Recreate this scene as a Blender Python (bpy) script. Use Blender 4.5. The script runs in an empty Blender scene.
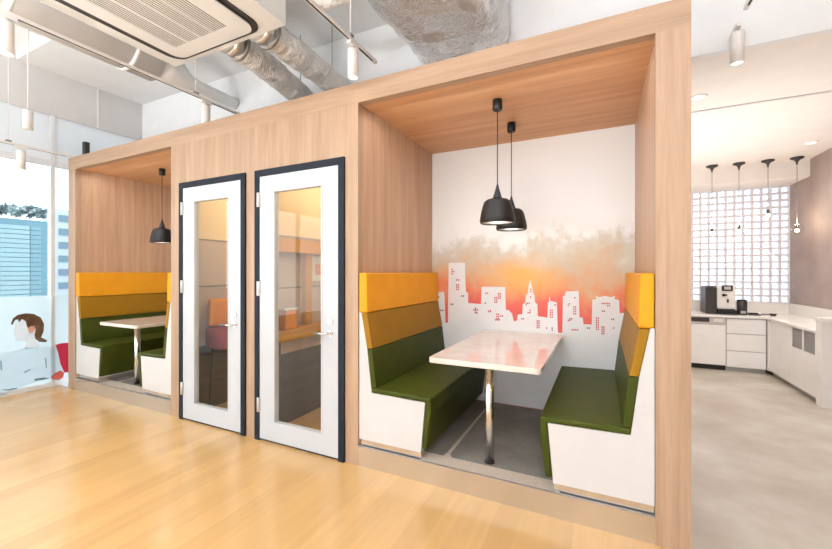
import bpy, bmesh, math, random
from mathutils import Vector, Matrix
random.seed(7)
S = bpy.context.scene
COL = S.collection
H = 1.42
D = 2.328
TH = math.radians(26.0)
F = 381.0
def R(a): return math.radians(a)

# ------------------------------------------------------------ camera
cam = bpy.data.cameras.new('camera'); co = bpy.data.objects.new('camera', cam); COL.objects.link(co)
co.location = (0, 0, H); co.rotation_euler = (R(90), 0, TH)
cam.sensor_width = 36; cam.lens = 36*F/832; cam.shift_y = -2.5/832; cam.clip_start = .02; cam.clip_end = 200
S.camera = co
S.view_settings.view_transform = 'Standard'; S.view_settings.look = 'None'
S.view_settings.exposure = -0.45; S.view_settings.gamma = 1; S.view_settings.use_curve_mapping = False

# measuring from the survey of the photograph: direction of a sight line, and its hit on a wall
def sight(px, py):
    u = (px-416)/F; v = (272-py)/F
    return Vector((-math.sin(TH)+u*math.cos(TH), math.cos(TH)+u*math.sin(TH), v))
def on_y(px, py, y):
    d = sight(px, py); t = y/d.y
    return (d.x*t, H+d.z*t)
def on_x(px, py, x):
    d = sight(px, py); t = x/d.x
    return (d.y*t, H+d.z*t)

# ------------------------------------------------------------ materials
def nodes(name):
    m = bpy.data.materials.new(name); m.use_nodes = True
    nt = m.node_tree; b = nt.nodes['Principled BSDF']
    return m, nt, b
def setin(b, **k):
    for a, v in k.items():
        n = a.replace('_', ' ')
        if n in b.inputs: b.inputs[n].default_value = v
def c4(c): return (c[0], c[1], c[2], 1)
def coords(nt, scale=(1,1,1), rot=(0,0,0)):
    tc = nt.nodes.new('ShaderNodeNewGeometry'); mp = nt.nodes.new('ShaderNodeMapping')
    nt.links.new(tc.outputs['Position'], mp.inputs[0]); mp.inputs['Scale'].default_value = scale
    mp.inputs['Rotation'].default_value = rot
    return mp
def noise(nt, mp, scale, detail=4, rough=.5):
    n = nt.nodes.new('ShaderNodeTexNoise'); n.inputs['Scale'].default_value = scale
    n.inputs['Detail'].default_value = detail; n.inputs['Roughness'].default_value = rough
    nt.links.new(mp.outputs[0], n.inputs['Vector']); return n
def ramp(nt, src, stops, interp='LINEAR'):
    r = nt.nodes.new('ShaderNodeValToRGB'); cr = r.color_ramp; cr.interpolation = interp
    while len(cr.elements) < len(stops): cr.elements.new(.5)
    for e, (p, c) in zip(cr.elements, stops): e.position = p; e.color = c4(c)
    nt.links.new(src, r.inputs[0]); return r
def bump(nt, b, src, strength=.2, dist=.01):
    bp = nt.nodes.new('ShaderNodeBump'); bp.inputs['Strength'].default_value = strength
    bp.inputs['Distance'].default_value = dist
    nt.links.new(src, bp.inputs['Height']); nt.links.new(bp.outputs[0], b.inputs['Normal'])
def mottled(name, a, c2, scale=3, rough=.6, metal=0, bstr=0, bscale=40, spec=.5, coat=0):
    m, nt, b = nodes(name); mp = coords(nt)
    n = noise(nt, mp, scale)
    r = ramp(nt, n.outputs[0], [(.3, a), (.7, c2)]); nt.links.new(r.outputs[0], b.inputs['Base Color'])
    setin(b, Roughness=rough, Metallic=metal, Specular_IOR_Level=spec, Coat_Weight=coat)
    if bstr:
        n2 = noise(nt, mp, bscale); bump(nt, b, n2.outputs[0], bstr, .004)
    return m
def plain(name, c, rough=.5, metal=0, bstr=0, bscale=60, spec=.5):
    d = tuple(x*.95 for x in c)
    return mottled(name, d, c, 5, rough, metal, bstr, bscale, spec)

def wood(name, a, b2, axis='z', rough=.42):
    m, nt, b = nodes(name)
    sc = {'z': (1, 1, .045), 'x': (.045, 1, 1), 'y': (1, .045, 1)}[axis]
    mp = coords(nt, sc)
    n = noise(nt, mp, 16, 5, .6)
    mp2 = coords(nt, tuple(v*1.0 for v in sc)); n2 = noise(nt, mp2, 70, 3, .6)
    mx = nt.nodes.new('ShaderNodeMath'); mx.operation = 'MULTIPLY_ADD'; mx.inputs[1].default_value = .35
    nt.links.new(n2.outputs[0], mx.inputs[0]); 
    sc2 = nt.nodes.new('ShaderNodeMath'); sc2.operation = 'MULTIPLY'; sc2.inputs[1].default_value = .7
    nt.links.new(n.outputs[0], sc2.inputs[0]); nt.links.new(sc2.outputs[0], mx.inputs[2])
    r = ramp(nt, mx.outputs[0], [(.38, b2), (.66, a)])
    nt.links.new(r.outputs[0], b.inputs['Base Color']); setin(b, Roughness=rough, Specular_IOR_Level=.3)
    return m
WA, WB = (.46, .312, .208), (.33, .212, .136)
M = {}
M['wood'] = wood('laminate_vertical', WA, WB, 'z')
M['wood_x'] = wood('laminate_across', WA, WB, 'x')
M['wood_in'] = wood('laminate_inside', (.54, .345, .225), (.41, .25, .155), 'z')
M['wood_ceil_lit'] = wood('laminate_ceiling_warm_lit', (.68, .385, .20), (.52, .275, .135), 'x')  # same laminate with the warm light on the ceiling painted into its colour

# oak floor: planks along y
m, nt, b = nodes('oak_planks'); mp = coords(nt, (1, 1, 1), (0, 0, R(90)))
br = nt.nodes.new('ShaderNodeTexBrick'); br.offset = .37
br.inputs['Scale'].default_value = 1; br.inputs['Brick Width'].default_value = 1.8; br.inputs['Row Height'].default_value = .14
br.inputs['Mortar Size'].default_value = .0012; br.inputs['Mortar Smooth'].default_value = .5
br.inputs['Color1'].default_value = c4((.60, .375, .160)); br.inputs['Color2'].default_value = c4((.53, .325, .134))
br.inputs['Mortar'].default_value = c4((.56, .36, .18)); br.inputs['Bias'].default_value = -.1
nt.links.new(mp.outputs[0], br.inputs['Vector'])
g = noise(nt, coords(nt, (1, .06, 1)), 22, 5, .6)
gr = ramp(nt, g.outputs[0], [(.3, (.93, .91, .89)), (.7, (1.03, 1.02, 1.0))])
mix = nt.nodes.new('ShaderNodeMix'); mix.data_type = 'RGBA'; mix.blend_type = 'MULTIPLY'; mix.inputs[0].default_value = 1
nt.links.new(br.outputs[0], mix.inputs[6]); nt.links.new(gr.outputs[0], mix.inputs[7])
nt.links.new(mix.outputs[2], b.inputs['Base Color']); setin(b, Roughness=.33, Specular_IOR_Level=.6)
n3 = noise(nt, coords(nt), 6); rr = ramp(nt, n3.outputs[0], [(.3, (.16,)*3), (.7, (.25,)*3)]); nt.links.new(rr.outputs[0], b.inputs['Roughness'])
M['oak'] = m

# polished concrete
m, nt, b = nodes('polished_concrete'); mp = coords(nt)
n = noise(nt, mp, 1.5, 7, .6)
r = ramp(nt, n.outputs[0], [(.34, (.39, .33, .26)), (.5, (.47, .415, .345)), (.66, (.57, .53, .475))]); nt.links.new(r.outputs[0], b.inputs['Base Color'])
setin(b, Roughness=.3, Specular_IOR_Level=.5); n2 = noise(nt, mp, 2, 2, .5)
rr = ramp(nt, n2.outputs[0], [(.3, (.30,)*3), (.7, (.40,)*3)]); nt.links.new(rr.outputs[0], b.inputs['Roughness'])
M['concrete'] = m

M['white'] = plain('white_paint', (.80, .79, .775), .7)
M['cool_white'] = plain('cool_white_paint', (.80, .82, .85), .7)
M['ceil'] = plain('ceiling_paint', (.84, .85, .86), .85)
M['kitchen_ceil'] = plain('kitchen_ceiling_paint', (.86, .81, .765), .85)
M['grey_wall'] = plain('grey_panel', (.64, .63, .625), .8)
M['mauve'] = mottled('mauve_plaster', (.34, .25, .215), (.45, .355, .315), 2.2, .6, 0, .15, 18)
M['bench_white'] = plain('bench_white_laminate', (.68, .665, .66), .45)
M['green'] = mottled('green_vinyl', (.038, .047, .003), (.048, .059, .005), 8, .5, 0, .08, 220, .18)
M['yellow'] = mottled('yellow_vinyl', (.68, .285, .011), (.73, .315, .014), 6, .5, 0, .06, 220, .2)
M['mustard'] = mottled('mustard_vinyl', (.255, .122, .003), (.295, .14, .005), 6, .5, 0, .06, 220, .2)
M['steel'] = mottled('brushed_steel', (.60, .57, .54), (.72, .70, .68), 3, .28, .9)
M['kick'] = mottled('brushed_kick_plate', (.66, .63, .61), (.76, .74, .73), 2, .2, .92)
M['chrome'] = plain('chrome', (.86, .85, .84), .22, 1)
M['black'] = plain('black_metal', (.013, .012, .012), .45, 0, 0, 60, .3)
M['dark'] = plain('dark_plastic', (.035, .030, .030), .4)
M['grey_metal'] = plain('grey_metal', (.32, .31, .30), .4, .5)
M['frame_dark'] = plain('slate_door_frame', (.014, .018, .026), .6, 0, 0, 60, .15)
M['door_white'] = plain('door_white', (.57, .595, .63), .4)
M['shade_in'] = plain('lamp_inside', (.42, .41, .40), .6)
M['plate'] = mottled('stone_table', (.72, .63, .56), (.80, .72, .66), 7, .07, 0, 0, 40, .6, .3)
M['kwhite'] = plain('kitchen_white', (.87, .85, .825), .3)
M['worktop'] = plain('white_worktop', (.90, .87, .83), .25)
M['vent'] = plain('vent_grey', (.40, .385, .37), .5)
M['ac'] = plain('ac_plastic', (.78, .765, .74), .5)
M['spot'] = plain('spotlight_white', (.84, .81, .78), .4)
M['maroon'] = plain('maroon_fabric', (.20, .022, .022), .8, 0, .3, 150)
M['orange'] = plain('orange_fabric', (.80, .30, .03), .8, 0, .3, 150)
M['cream'] = plain('cream_wall', (.86, .72, .50), .7)
M['panelboard'] = plain('pinboard', (.62, .52, .47), .5)
M['brown'] = wood('dark_wood', (.075, .042, .022), (.04, .022, .012), 'y', .4)
M['amber'] = wood('amber_wood', (.66, .33, .05), (.50, .23, .03), 'y', .35)
M['duct_white'] = plain('duct_white', (.87, .865, .86), .5, 0, .1, 10)
M['grout'] = plain('block_grout', (.82, .77, .80), .7)

def foil(name, col, sc, st, metal=.75, rough=.36, dist=.05):
    m, nt, b = nodes(name); mp = coords(nt)
    v = nt.nodes.new('ShaderNodeTexVoronoi'); v.inputs['Scale'].default_value = sc
    n = noise(nt, mp, sc*.6, 6, .7)
    ad = nt.nodes.new('ShaderNodeVectorMath'); ad.operation = 'ADD'; nt.links.new(mp.outputs[0], ad.inputs[0]); 
    s_ = nt.nodes.new('ShaderNodeVectorMath'); s_.operation = 'SCALE'; s_.inputs['Scale'].default_value = .3
    nt.links.new(n.outputs['Color'], s_.inputs[0]); nt.links.new(s_.outputs[0], ad.inputs[1]); nt.links.new(ad.outputs[0], v.inputs['Vector'])
    nt.links.new(ramp(nt, n.outputs[0], [(.3, tuple(x*.75 for x in col)), (.7, col)]).outputs[0], b.inputs['Base Color'])
    setin(b, Roughness=rough, Metallic=metal)
    sm = nt.nodes.new('ShaderNodeMath'); sm.operation = 'MULTIPLY_ADD'; sm.inputs[1].default_value = .8; nt.links.new(n.outputs[0], sm.inputs[0]); nt.links.new(v.outputs['Distance'], sm.inputs[2])
    bump(nt, b, sm.outputs[0], st, dist)
    return m
M['foil'] = foil('crinkled_foil', (.95, .92, .88), 7, .8, .3, .3, .06)
M['foil_big'] = foil('foil_wrap', (.88, .85, .83), 2.6, 1.0, .72, .24, .12)

# carpet tiles on the booth platform
m, nt, b = nodes('booth_carpet'); mp = coords(nt)
n = noise(nt, mp, 160, 2); n2 = noise(nt, mp, 5, 5)
ad = nt.nodes.new('ShaderNodeMath'); ad.operation = 'MULTIPLY_ADD'; ad.inputs[1].default_value = .5
nt.links.new(n.outputs[0], ad.inputs[0])
hf = nt.nodes.new('ShaderNodeMath'); hf.operation = 'MULTIPLY'; hf.inputs[1].default_value = .5; nt.links.new(n2.outputs[0], hf.inputs[0]); nt.links.new(hf.outputs[0], ad.inputs[2])
r = ramp(nt, ad.outputs[0], [(.35, (.13, .115, .10)), (.65, (.27, .245, .22))]); nt.links.new(r.outputs[0], b.inputs['Base Color'])
setin(b, Roughness=.6); bump(nt, b, n.outputs[0], .3, .003); M['carpet'] = m
M['carpet_pale'] = mottled('booth_carpet_pale', (.56, .47, .39), (.66, .56, .47), 60, .5, 0, .3, 160)  # paler tone for the front band and one line running back

def glass(name, tint=(1, 1, 1), gloss=.12, rough=.02):
    m = bpy.data.materials.new(name); m.use_nodes = True; nt = m.node_tree; nt.nodes.clear()
    o = nt.nodes.new('ShaderNodeOutputMaterial'); t = nt.nodes.new('ShaderNodeBsdfTransparent'); t.inputs[0].default_value = c4(tint)
    g = nt.nodes.new('ShaderNodeBsdfGlossy'); g.inputs['Roughness'].default_value = rough
    fr = nt.nodes.new('ShaderNodeFresnel'); fr.inputs[0].default_value = 1.5
    mx = nt.nodes.new('ShaderNodeMixShader'); ge = nt.nodes.new('ShaderNodeNewGeometry'); iv = nt.nodes.new('ShaderNodeMath'); iv.operation = 'SUBTRACT'; iv.inputs[0].default_value = 1
    nt.links.new(ge.outputs['Backfacing'], iv.inputs[1]); ml = nt.nodes.new('ShaderNodeMath'); ml.operation = 'MULTIPLY'
    nt.links.new(fr.outputs[0], ml.inputs[0]); nt.links.new(iv.outputs[0], ml.inputs[1])
    nt.links.new(ml.outputs[0], mx.inputs[0]); nt.links.new(t.outputs[0], mx.inputs[1]); nt.links.new(g.outputs[0], mx.inputs[2])
    nt.links.new(mx.outputs[0], o.inputs[0]); return m
M['glass'] = glass('clear_glass', (.97, .98, .97))
def film(name, col, alpha, trans=.5):
    m = bpy.data.materials.new(name); m.use_nodes = True; nt = m.node_tree; nt.nodes.clear()
    o = nt.nodes.new('ShaderNodeOutputMaterial'); t = nt.nodes.new('ShaderNodeBsdfTransparent')
    d = nt.nodes.new('ShaderNodeBsdfDiffuse'); l = nt.nodes.new('ShaderNodeBsdfTranslucent')
    d.inputs[0].default_value = c4(col); l.inputs[0].default_value = c4(col)
    m1 = nt.nodes.new('ShaderNodeMixShader'); m1.inputs[0].default_value = trans; nt.links.new(d.outputs[0], m1.inputs[1]); nt.links.new(l.outputs[0], m1.inputs[2])
    m2 = nt.nodes.new('ShaderNodeMixShader'); m2.inputs[0].default_value = alpha; nt.links.new(t.outputs[0], m2.inputs[1]); nt.links.new(m1.outputs[0], m2.inputs[2])
    nt.links.new(m2.outputs[0], o.inputs[0]); return m
M['film'] = film('frosted_film', (.93, .965, .97), .60, .85)
M['p_hair'] = film('print_brown', (.22, .12, .07), .92)
M['p_skin'] = film('print_skin', (.93, .92, .92), .9, .75)
M['p_ear'] = film('print_ear', (.85, .55, .42), .9)
M['p_shirt'] = film('print_pale_blue', (.84, .88, .91), .80, .85)
M['p_line'] = film('print_fold', (.25, .40, .48), .85)
M['p_pink'] = film('print_pink', (.72, .06, .13), .92)
M['p_red'] = film('print_coral', (.80, .22, .16), .9)
M['blind'] = film('white_blind', (.90, .92, .94), .97, .4)
# glass block: frosted lens glass that scatters daylight
M['block'] = film('glass_block', (.88, .92, .97), .55, .85)

def emis(name, c, s):
    m = bpy.data.materials.new(name); m.use_nodes = True; nt = m.node_tree; nt.nodes.clear()
    o = nt.nodes.new('ShaderNodeOutputMaterial'); e = nt.nodes.new('ShaderNodeEmission'); e.inputs[0].default_value = c4(c); e.inputs[1].default_value = s
    nt.links.new(e.outputs[0], o.inputs[0]); return m
M['lens'] = emis('lit_lamp_lens', (1, .90, .76), 5)
M['bulb'] = emis('lit_filament', (1, .72, .4), 14)

# ------------------------------------------------------------ mesh helpers
def NB(): return bmesh.new()
def box(bm, x0, x1, y0, y1, z0, z1, bev=0, seg=2):
    r = bmesh.ops.create_cube(bm, size=1)
    vs = r['verts']
    for v in vs:
        v.co = Vector(((x0+x1)/2+v.co.x*(x1-x0), (y0+y1)/2+v.co.y*(y1-y0), (z0+z1)/2+v.co.z*(z1-z0)))
    if bev:
        es = list({e for v in vs for e in v.link_edges})
        bmesh.ops.bevel(bm, geom=es, offset=bev, segments=seg, profile=.5, affect='EDGES')
    return bm
def prism_xz(bm, pts, y0, y1, bev=0, seg=3):
    """polygon given in (x, z), extruded along y"""
    a = [bm.verts.new((p[0], y0, p[1])) for p in pts]; b = [bm.verts.new((p[0], y1, p[1])) for p in pts]
    n = len(pts); fs = [bm.faces.new(a), bm.faces.new(b[::-1])]
    for i in range(n): fs.append(bm.faces.new((a[i], b[i], b[(i+1) % n], a[(i+1) % n])))
    bmesh.ops.recalc_face_normals(bm, faces=fs)
    if bev:
        es = list({e for f in fs for e in f.edges})
        bmesh.ops.bevel(bm, geom=es, offset=bev, segments=seg, profile=.5, affect='EDGES')
    return bm
def prism_yz(bm, pts, x0, x1):
    a = [bm.verts.new((x0, p[0], p[1])) for p in pts]; b = [bm.verts.new((x1, p[0], p[1])) for p in pts]
    n = len(pts); fs = [bm.faces.new(a), bm.faces.new(b[::-1])]
    for i in range(n): fs.append(bm.faces.new((a[i], b[i], b[(i+1) % n], a[(i+1) % n])))
    bmesh.ops.recalc_face_normals(bm, faces=fs); return bm
def prism_xy(bm, pts, z0, z1, bev=0, seg=2):
    a = [bm.verts.new((p[0], p[1], z0)) for p in pts]; b = [bm.verts.new((p[0], p[1], z1)) for p in pts]
    n = len(pts); fs = [bm.faces.new(a), bm.faces.new(b[::-1])]
    for i in range(n): fs.append(bm.faces.new((a[i], b[i], b[(i+1) % n], a[(i+1) % n])))
    bmesh.ops.recalc_face_normals(bm, faces=fs)
    if bev:
        es = list({e for f in fs[:2] for e in f.edges})
        bmesh.ops.bevel(bm, geom=es, offset=bev, segments=seg, profile=.5, affect='EDGES')
    return bm
def rrect(x0, x1, y0, y1, r, n=6):
    o = []
    for cx, cy, a0 in ((x1-r, y1-r, 0), (x0+r, y1-r, 90), (x0+r, y0+r, 180), (x1-r, y0+r, 270)):
        for i in range(n+1):
            a = R(a0+90*i/n); o.append((cx+r*math.cos(a), cy+r*math.sin(a)))
    return o
def lathe(bm, prof, c=(0, 0, 0), n=32):
    rings = []
    for r, z in prof:
        rings.append([bm.verts.new((c[0]+r*math.cos(2*math.pi*i/n), c[1]+r*math.sin(2*math.pi*i/n), c[2]+z)) for i in range(n)])
    for a, b in zip(rings, rings[1:]):
        for i in range(n):
            f = bm.faces.new((a[i], a[(i+1) % n], b[(i+1) % n], b[i])); f.smooth = True
    for ring, flip in ((rings[0], True), (rings[-1], False)):
        if prof[0 if flip else -1][0] > 1e-4:
            bm.faces.new(ring[::-1] if flip else ring)
    bmesh.ops.recalc_face_normals(bm, faces=bm.faces[:])
    return bm
def tube(bm, pts, r, n=12, jitter=0, cap=True):
    pts = [Vector(p) for p in pts]; rings = []
    prev = None
    for i, p in enumerate(pts):
        d = (pts[min(i+1, len(pts)-1)]-pts[max(i-1, 0)]).normalized()
        up = Vector((0, 0, 1)) if abs(d.z) < .9 else Vector((1, 0, 0))
        s = d.cross(up).normalized(); w = s.cross(d).normalized()
        rr = r[i] if isinstance(r, (list, tuple)) else r
        ring = []
        for k in range(n):
            a = 2*math.pi*k/n; q = rr*(1+random.uniform(-jitter, jitter))
            ring.append(bm.verts.new(p+s*math.cos(a)*q+w*math.sin(a)*q))
        rings.append(ring)
    for a, b in zip(rings, rings[1:]):
        for i in range(n):
            f = bm.faces.new((a[i], a[(i+1) % n], b[(i+1) % n], b[i])); f.smooth = True
    if cap: bm.faces.new(rings[0]); bm.faces.new(rings[-1][::-1])
    bmesh.ops.recalc_face_normals(bm, faces=bm.faces[:])
    return bm
def cylx(bm, x0, x1, y, z, r, n=20): return tube(bm, [(x0, y, z), (x1, y, z)], r, n)
def cyly(bm, x, y0, y1, z, r, n=20): return tube(bm, [(x, y0, z), (x, y1, z)], r, n)
def cylz(bm, x, y, z0, z1, r, n=24): return lathe(bm, [(r, z0), (r, z1)], (x, y, 0), n)

def obj(name, bm, mat, parent=None, label=None):
    me = bpy.data.meshes.new(name); bm.to_mesh(me); bm.free()
    me.materials.append(M[mat] if isinstance(mat, str) else mat)
    o = bpy.data.objects.new(name, me); COL.objects.link(o)
    if parent is not None: o.parent = parent
    if label: o['label'] = label
    return o
def tag(o, label, cat, group=None, kind=None):
    o['label'] = label; o['category'] = cat
    if group: o['group'] = group
    if kind: o['kind'] = kind
    return o
def struct(name, bm, mat, label=None):
    o = obj(name, bm, mat); o['kind'] = 'structure'
    if label: o['label'] = label
    return o
def thing(name, label, cat, loc=(0, 0, 0), group=None, kind=None):
    o = bpy.data.objects.new(name, None); COL.objects.link(o); o.location = loc; o.empty_display_size = .1
    return tag(o, label, cat, group, kind)
def dup(root, loc, label, group=None):
    r = root.copy(); COL.objects.link(r); r.location = loc; r['label'] = label
    if group: r['group'] = group
    for ch in list(root.children):
        c = ch.copy(); COL.objects.link(c); c.parent = r
        for g_ in ch.children:
            d = g_.copy(); COL.objects.link(d); d.parent = c
    return r
def B(*a, **k): return box(NB(), *a, **k)

# ------------------------------------------------------------ key dimensions
XL, XR = -5.873, .404          # booth block ends
ZT = 2.812; ZO = 2.664           # top and opening height
B1 = (-5.708, -3.834)          # left booth opening
B2 = (-1.609, .251)            # right booth opening
YB = 3.69                     # back of booths
ZS = .144                       # platform height
WX = -6.13                     # window wall
YU = 3.35                      # upper wall
ZC = 4.0
KX, KY, KZ = 2.54, 7.6, 2.95   # kitchen wall, back wall, ceiling

# ------------------------------------------------------------ floors
struct('floor', B(WX-.1, XR, -5, D+.02, -.1, 0), 'oak', 'pale oak plank floor in front of the booths')
bm = NB(); box(bm, XR, KX+.1, D+.02, KY+.1, -.1, 0); box(bm, -1.2, XR, YB+.06, KY+.1, -.1, 0); box(bm, XR, KX+.1, -5, D+.02, -.1, 0)
struct('floor', bm, 'concrete', 'polished concrete floor of the kitchen')
struct('floor', B(B1[1], B2[0], D+.02, YB, -.1, 0), 'oak', 'floor of the phone rooms')

# ------------------------------------------------------------ main ceiling and walls
struct('ceiling', B(WX-.1, KX+.1, -5, YU, ZC, ZC+.1), 'ceil', 'high pale painted ceiling')
struct('ceiling', B(-1.2, KX+.1, YU, KY+.1, KZ, KZ+.1), 'kitchen_ceil', 'lower warm white kitchen ceiling')
bm = NB(); box(bm, XR, KX+.1, YU-.05, YU, KZ, ZC); box(bm, WX-.1, XR, YU-.05, YU, ZT+.005, ZC)
struct('wall_back', bm, 'ceil', 'bulkhead above the booths')
struct('wall_end', B(WX-.1, XL-.002, YU-.05, YU, 0, ZT+.005), 'ceil')
struct('wall_right', B(KX, KX+.1, -5, KY+.1, 0, ZC), 'mauve', 'mauve plaster wall')
struct('wall_kitchen_left', B(-1.3, -1.2, YB+.06, KY+.1, 0, KZ), 'white')
# ceiling beam over the window side
struct('trim_1', B(WX, -1.9, 1.95, YU-.05, 3.90, ZC), 'ceil', 'shallow beam under the ceiling')

# window wall (left): grey panel above, glass below
struct('wall_left', B(WX-.12, WX, -5, YU, 3.36, ZC), 'grey_wall', 'grey panel above the window')
struct('trim_5', B(WX, WX+.004, on_x(98, 110, WX)[0]-.012, on_x(98, 110, WX)[0]+.012, 3.36, 3.9), 'white', 'thin white panel joint')
w = thing('window_1', 'tall window wall at the left with a white roller blind', 'window', (WX, 0, 0)); w['kind'] = 'structure'
obj('glass_pane', B(-.04, -.03, -5, 3.30, .05, 3.36), 'glass', w)
obj('roller_blind', B(-.02, -.012, -5, 3.28, 2.80, 3.36), 'blind', w)
ym = on_x(51, 250, WX)[0]
for y in (-3.4, -1.9, -.5, .75, ym+0.02, 3.28):
    obj('mullion', B(-.09, 0, y-.02, y+.02, 0.05, 3.36), 'cool_white', w)
obj('sill', B(-.10, .0, -5, 3.30, 0, .05), 'cool_white', w)
obj('transom', B(-.088, -.004, -5, 3.295, 2.74, 2.80), 'cool_white', w)

# unseen wall behind the viewer, openings added to admit the front fill
bm = NB(); box(bm, WX-.1, KX+.1, -5.1, -5, 2.7, ZC); box(bm, WX-.1, KX+.1, -5.1, -5, 0, .8)
for x in (WX+.0, -4.1, -1.8, .4, KX-.15): box(bm, x-.1, x+.15, -5.1, -5, .8, 2.7)
struct('wall_front_unseen', bm, 'white')

# printed film on the lower part of the glass: woman in profile in a pale blue shirt
PX = WX+.004
def zp(pts, s=5.49, ox=0, oy=300): return [on_x(ox+p[0]/s, oy+p[1]/s, WX) for p in pts]
def flat(pts, off, th=.0012):
    return prism_yz(NB(), pts, PX+off, PX+off+th)
fl = thing('window_film', 'frosted film on the left window printed with a woman in a pale blue shirt', 'window film', (0, 0, 0))
yw = on_x(50, 300, WX)[0]
obj('frosted_sheet', B(PX-.002, PX-.0005, -.6, 3.25, .05, 1.13), 'film', fl)
obj('printed_shirt', flat(zp([(-120, 330), (0, 290), (60, 285), (140, 262), (200, 262), (310, 250), (328, 330), (345, 400), (300, 420), (190, 450), (90, 490), (0, 525), (-120, 560)]), .0015), 'p_shirt', fl)
obj('printed_face', flat(zp([(118, 108), (140, 110), (190, 140), (192, 195), (205, 225), (215, 262), (130, 268), (150, 235), (128, 225), (95, 228), (82, 210), (84, 195), (70, 190), (80, 165), (78, 148), (92, 120)]), .0015), 'p_skin', fl)
obj('printed_hair', flat(zp([(58, 132), (70, 100), (95, 82), (140, 72), (185, 76), (222, 95), (240, 130), (238, 172), (224, 205), (258, 222), (250, 232), (215, 229), (192, 212), (188, 190), (196, 160), (180, 142), (160, 155), (148, 150), (140, 118), (120, 104), (104, 122), (96, 106), (80, 112), (66, 138)]), .003), 'p_hair', fl)
obj('printed_ear', flat(zp([(150, 155), (165, 144), (188, 142), (192, 160), (178, 180), (158, 182)]), .0045), 'p_ear', fl)
obj('printed_bag', flat(zp([(303, 246), (330, 238), (372, 234), (400, 236), (400, 395), (352, 398), (330, 350), (318, 290)]), .003), 'p_pink', fl)
obj('printed_sleeve', flat(zp([(276, 424), (300, 402), (330, 385), (350, 398), (345, 425), (320, 440), (292, 436)]), .0045), 'p_red', fl)
for pts in ([(0, 330), (8, 335), (10, 385), (2, 380)], [(245, 315), (252, 318), (256, 375), (250, 372)], [(130, 395), (165, 378), (167, 383), (133, 401)],
            [(188, 432), (240, 425), (272, 430), (240, 437), (205, 441), (190, 447)], [(0, 492), (40, 490), (92, 480), (92, 487), (45, 497)]):
    obj('printed_fold', flat(zp(pts), .003), 'p_line', fl)

# ------------------------------------------------------------ outdoors beyond the left window
M['shutter'] = plain('blue_shutter', (.44, .66, .74), .6)
M['shutter_dark'] = plain('blue_shutter_dark', (.22, .43, .54), .6)
M['facade'] = plain('pale_facade', (.70, .78, .84), .8)
M['night'] = plain('dark_window', (.22, .34, .44), .3)
M['leaf'] = mottled('foliage', (.22, .36, .40), (.62, .72, .75), 8, .8)
M['asphalt'] = plain('street', (.55, .60, .63), .9)
OX = -10.2
def oy(px, py=250): return on_x(px, py, OX)[0]
sb = thing('shuttered_building', 'blue shuttered shopfront across the street beyond the left window', 'building', (OX, 0, 0))
yA, yB = oy(-25), oy(49)
bm = NB(); box(bm, -.5, 0, yA-2.5, yB, -.2, 2.45); obj('wall', bm, 'shutter_dark', sb)
bm = NB()
z = 0
while z < 2.30:
    prism_yz(bm, [(0, 0)]*0 or [(yA-2.5, z), (oy(29), z), (oy(29), z+.078), (yA-2.5, z+.078)], .0, .03); z += .09
obj('roller_shutter', bm, 'shutter', sb, 'pale blue horizontal slats')
bm = NB(); z = 0
while z < 2.3:
    box(bm, 0, .02, oy(30), oy(41), z, z+.078); z += .09
obj('roller_shutter', bm, plain('mid_blue_shutter', (.28, .50, .60), .6), sb, 'darker blue horizontal slats')
hb = thing('balcony_building', 'pale building with stacked balcony rails behind the booth corner', 'building', (-13, 0, 0))
yC, yD = on_x(49, 250, -13)[0], on_x(49, 250, -13)[0]+6
obj('wall', B(-.6, 0, yC+.1, yD, -.2, 3.1), 'facade', hb)
for k in range(8):
    obj('window_band', B(0, .03, yC+.2, yD, .25+k*.36, .42+k*.36), 'night', hb)
def foliage(name, label, x, y0, y1, z0, z1, n, grp=None):
    bm = NB()
    for i in range(n):
        c = Vector((x+random.uniform(-.25, .25), random.uniform(y0, y1), random.uniform(z0, z1)))
        for k in range(3):
            d = Vector((random.uniform(-1, 1), random.uniform(-1, 1), random.uniform(-1, 1))).normalized()*.09
            e = d.cross(Vector((random.random(), random.random(), 1))).normalized()*.045
            bm.faces.new([bm.verts.new(c-d), bm.verts.new(c+e), bm.verts.new(c+d), bm.verts.new(c-e)])
    o = obj(name, bm, 'leaf'); tag(o, label, 'plants'); return o
o = foliage('planter_foliage', 'bluish green plants along the roof edge of the shuttered shopfront', OX-.2, yA-1, yB, 2.56, 2.72, 260)
o['kind'] = 'stuff'
struct('ground', B(-30, WX-.13, -12, 25, -.25, -.15), 'asphalt', 'street outside')

# ------------------------------------------------------------ wooden booth block
bk = thing('booth_block', 'wood clad booth block with two seating alcoves and two white doors', 'booth', (XL, D, 0))
def P(name, bm, mat, par=bk, label=None):
    for v in bm.verts: v.co -= Vector((XL, D, 0))
    return obj(name, bm, mat, par, label)
DF = [(-3.685, -2.775), (-2.656, -1.725)]; ZD = 2.28
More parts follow.
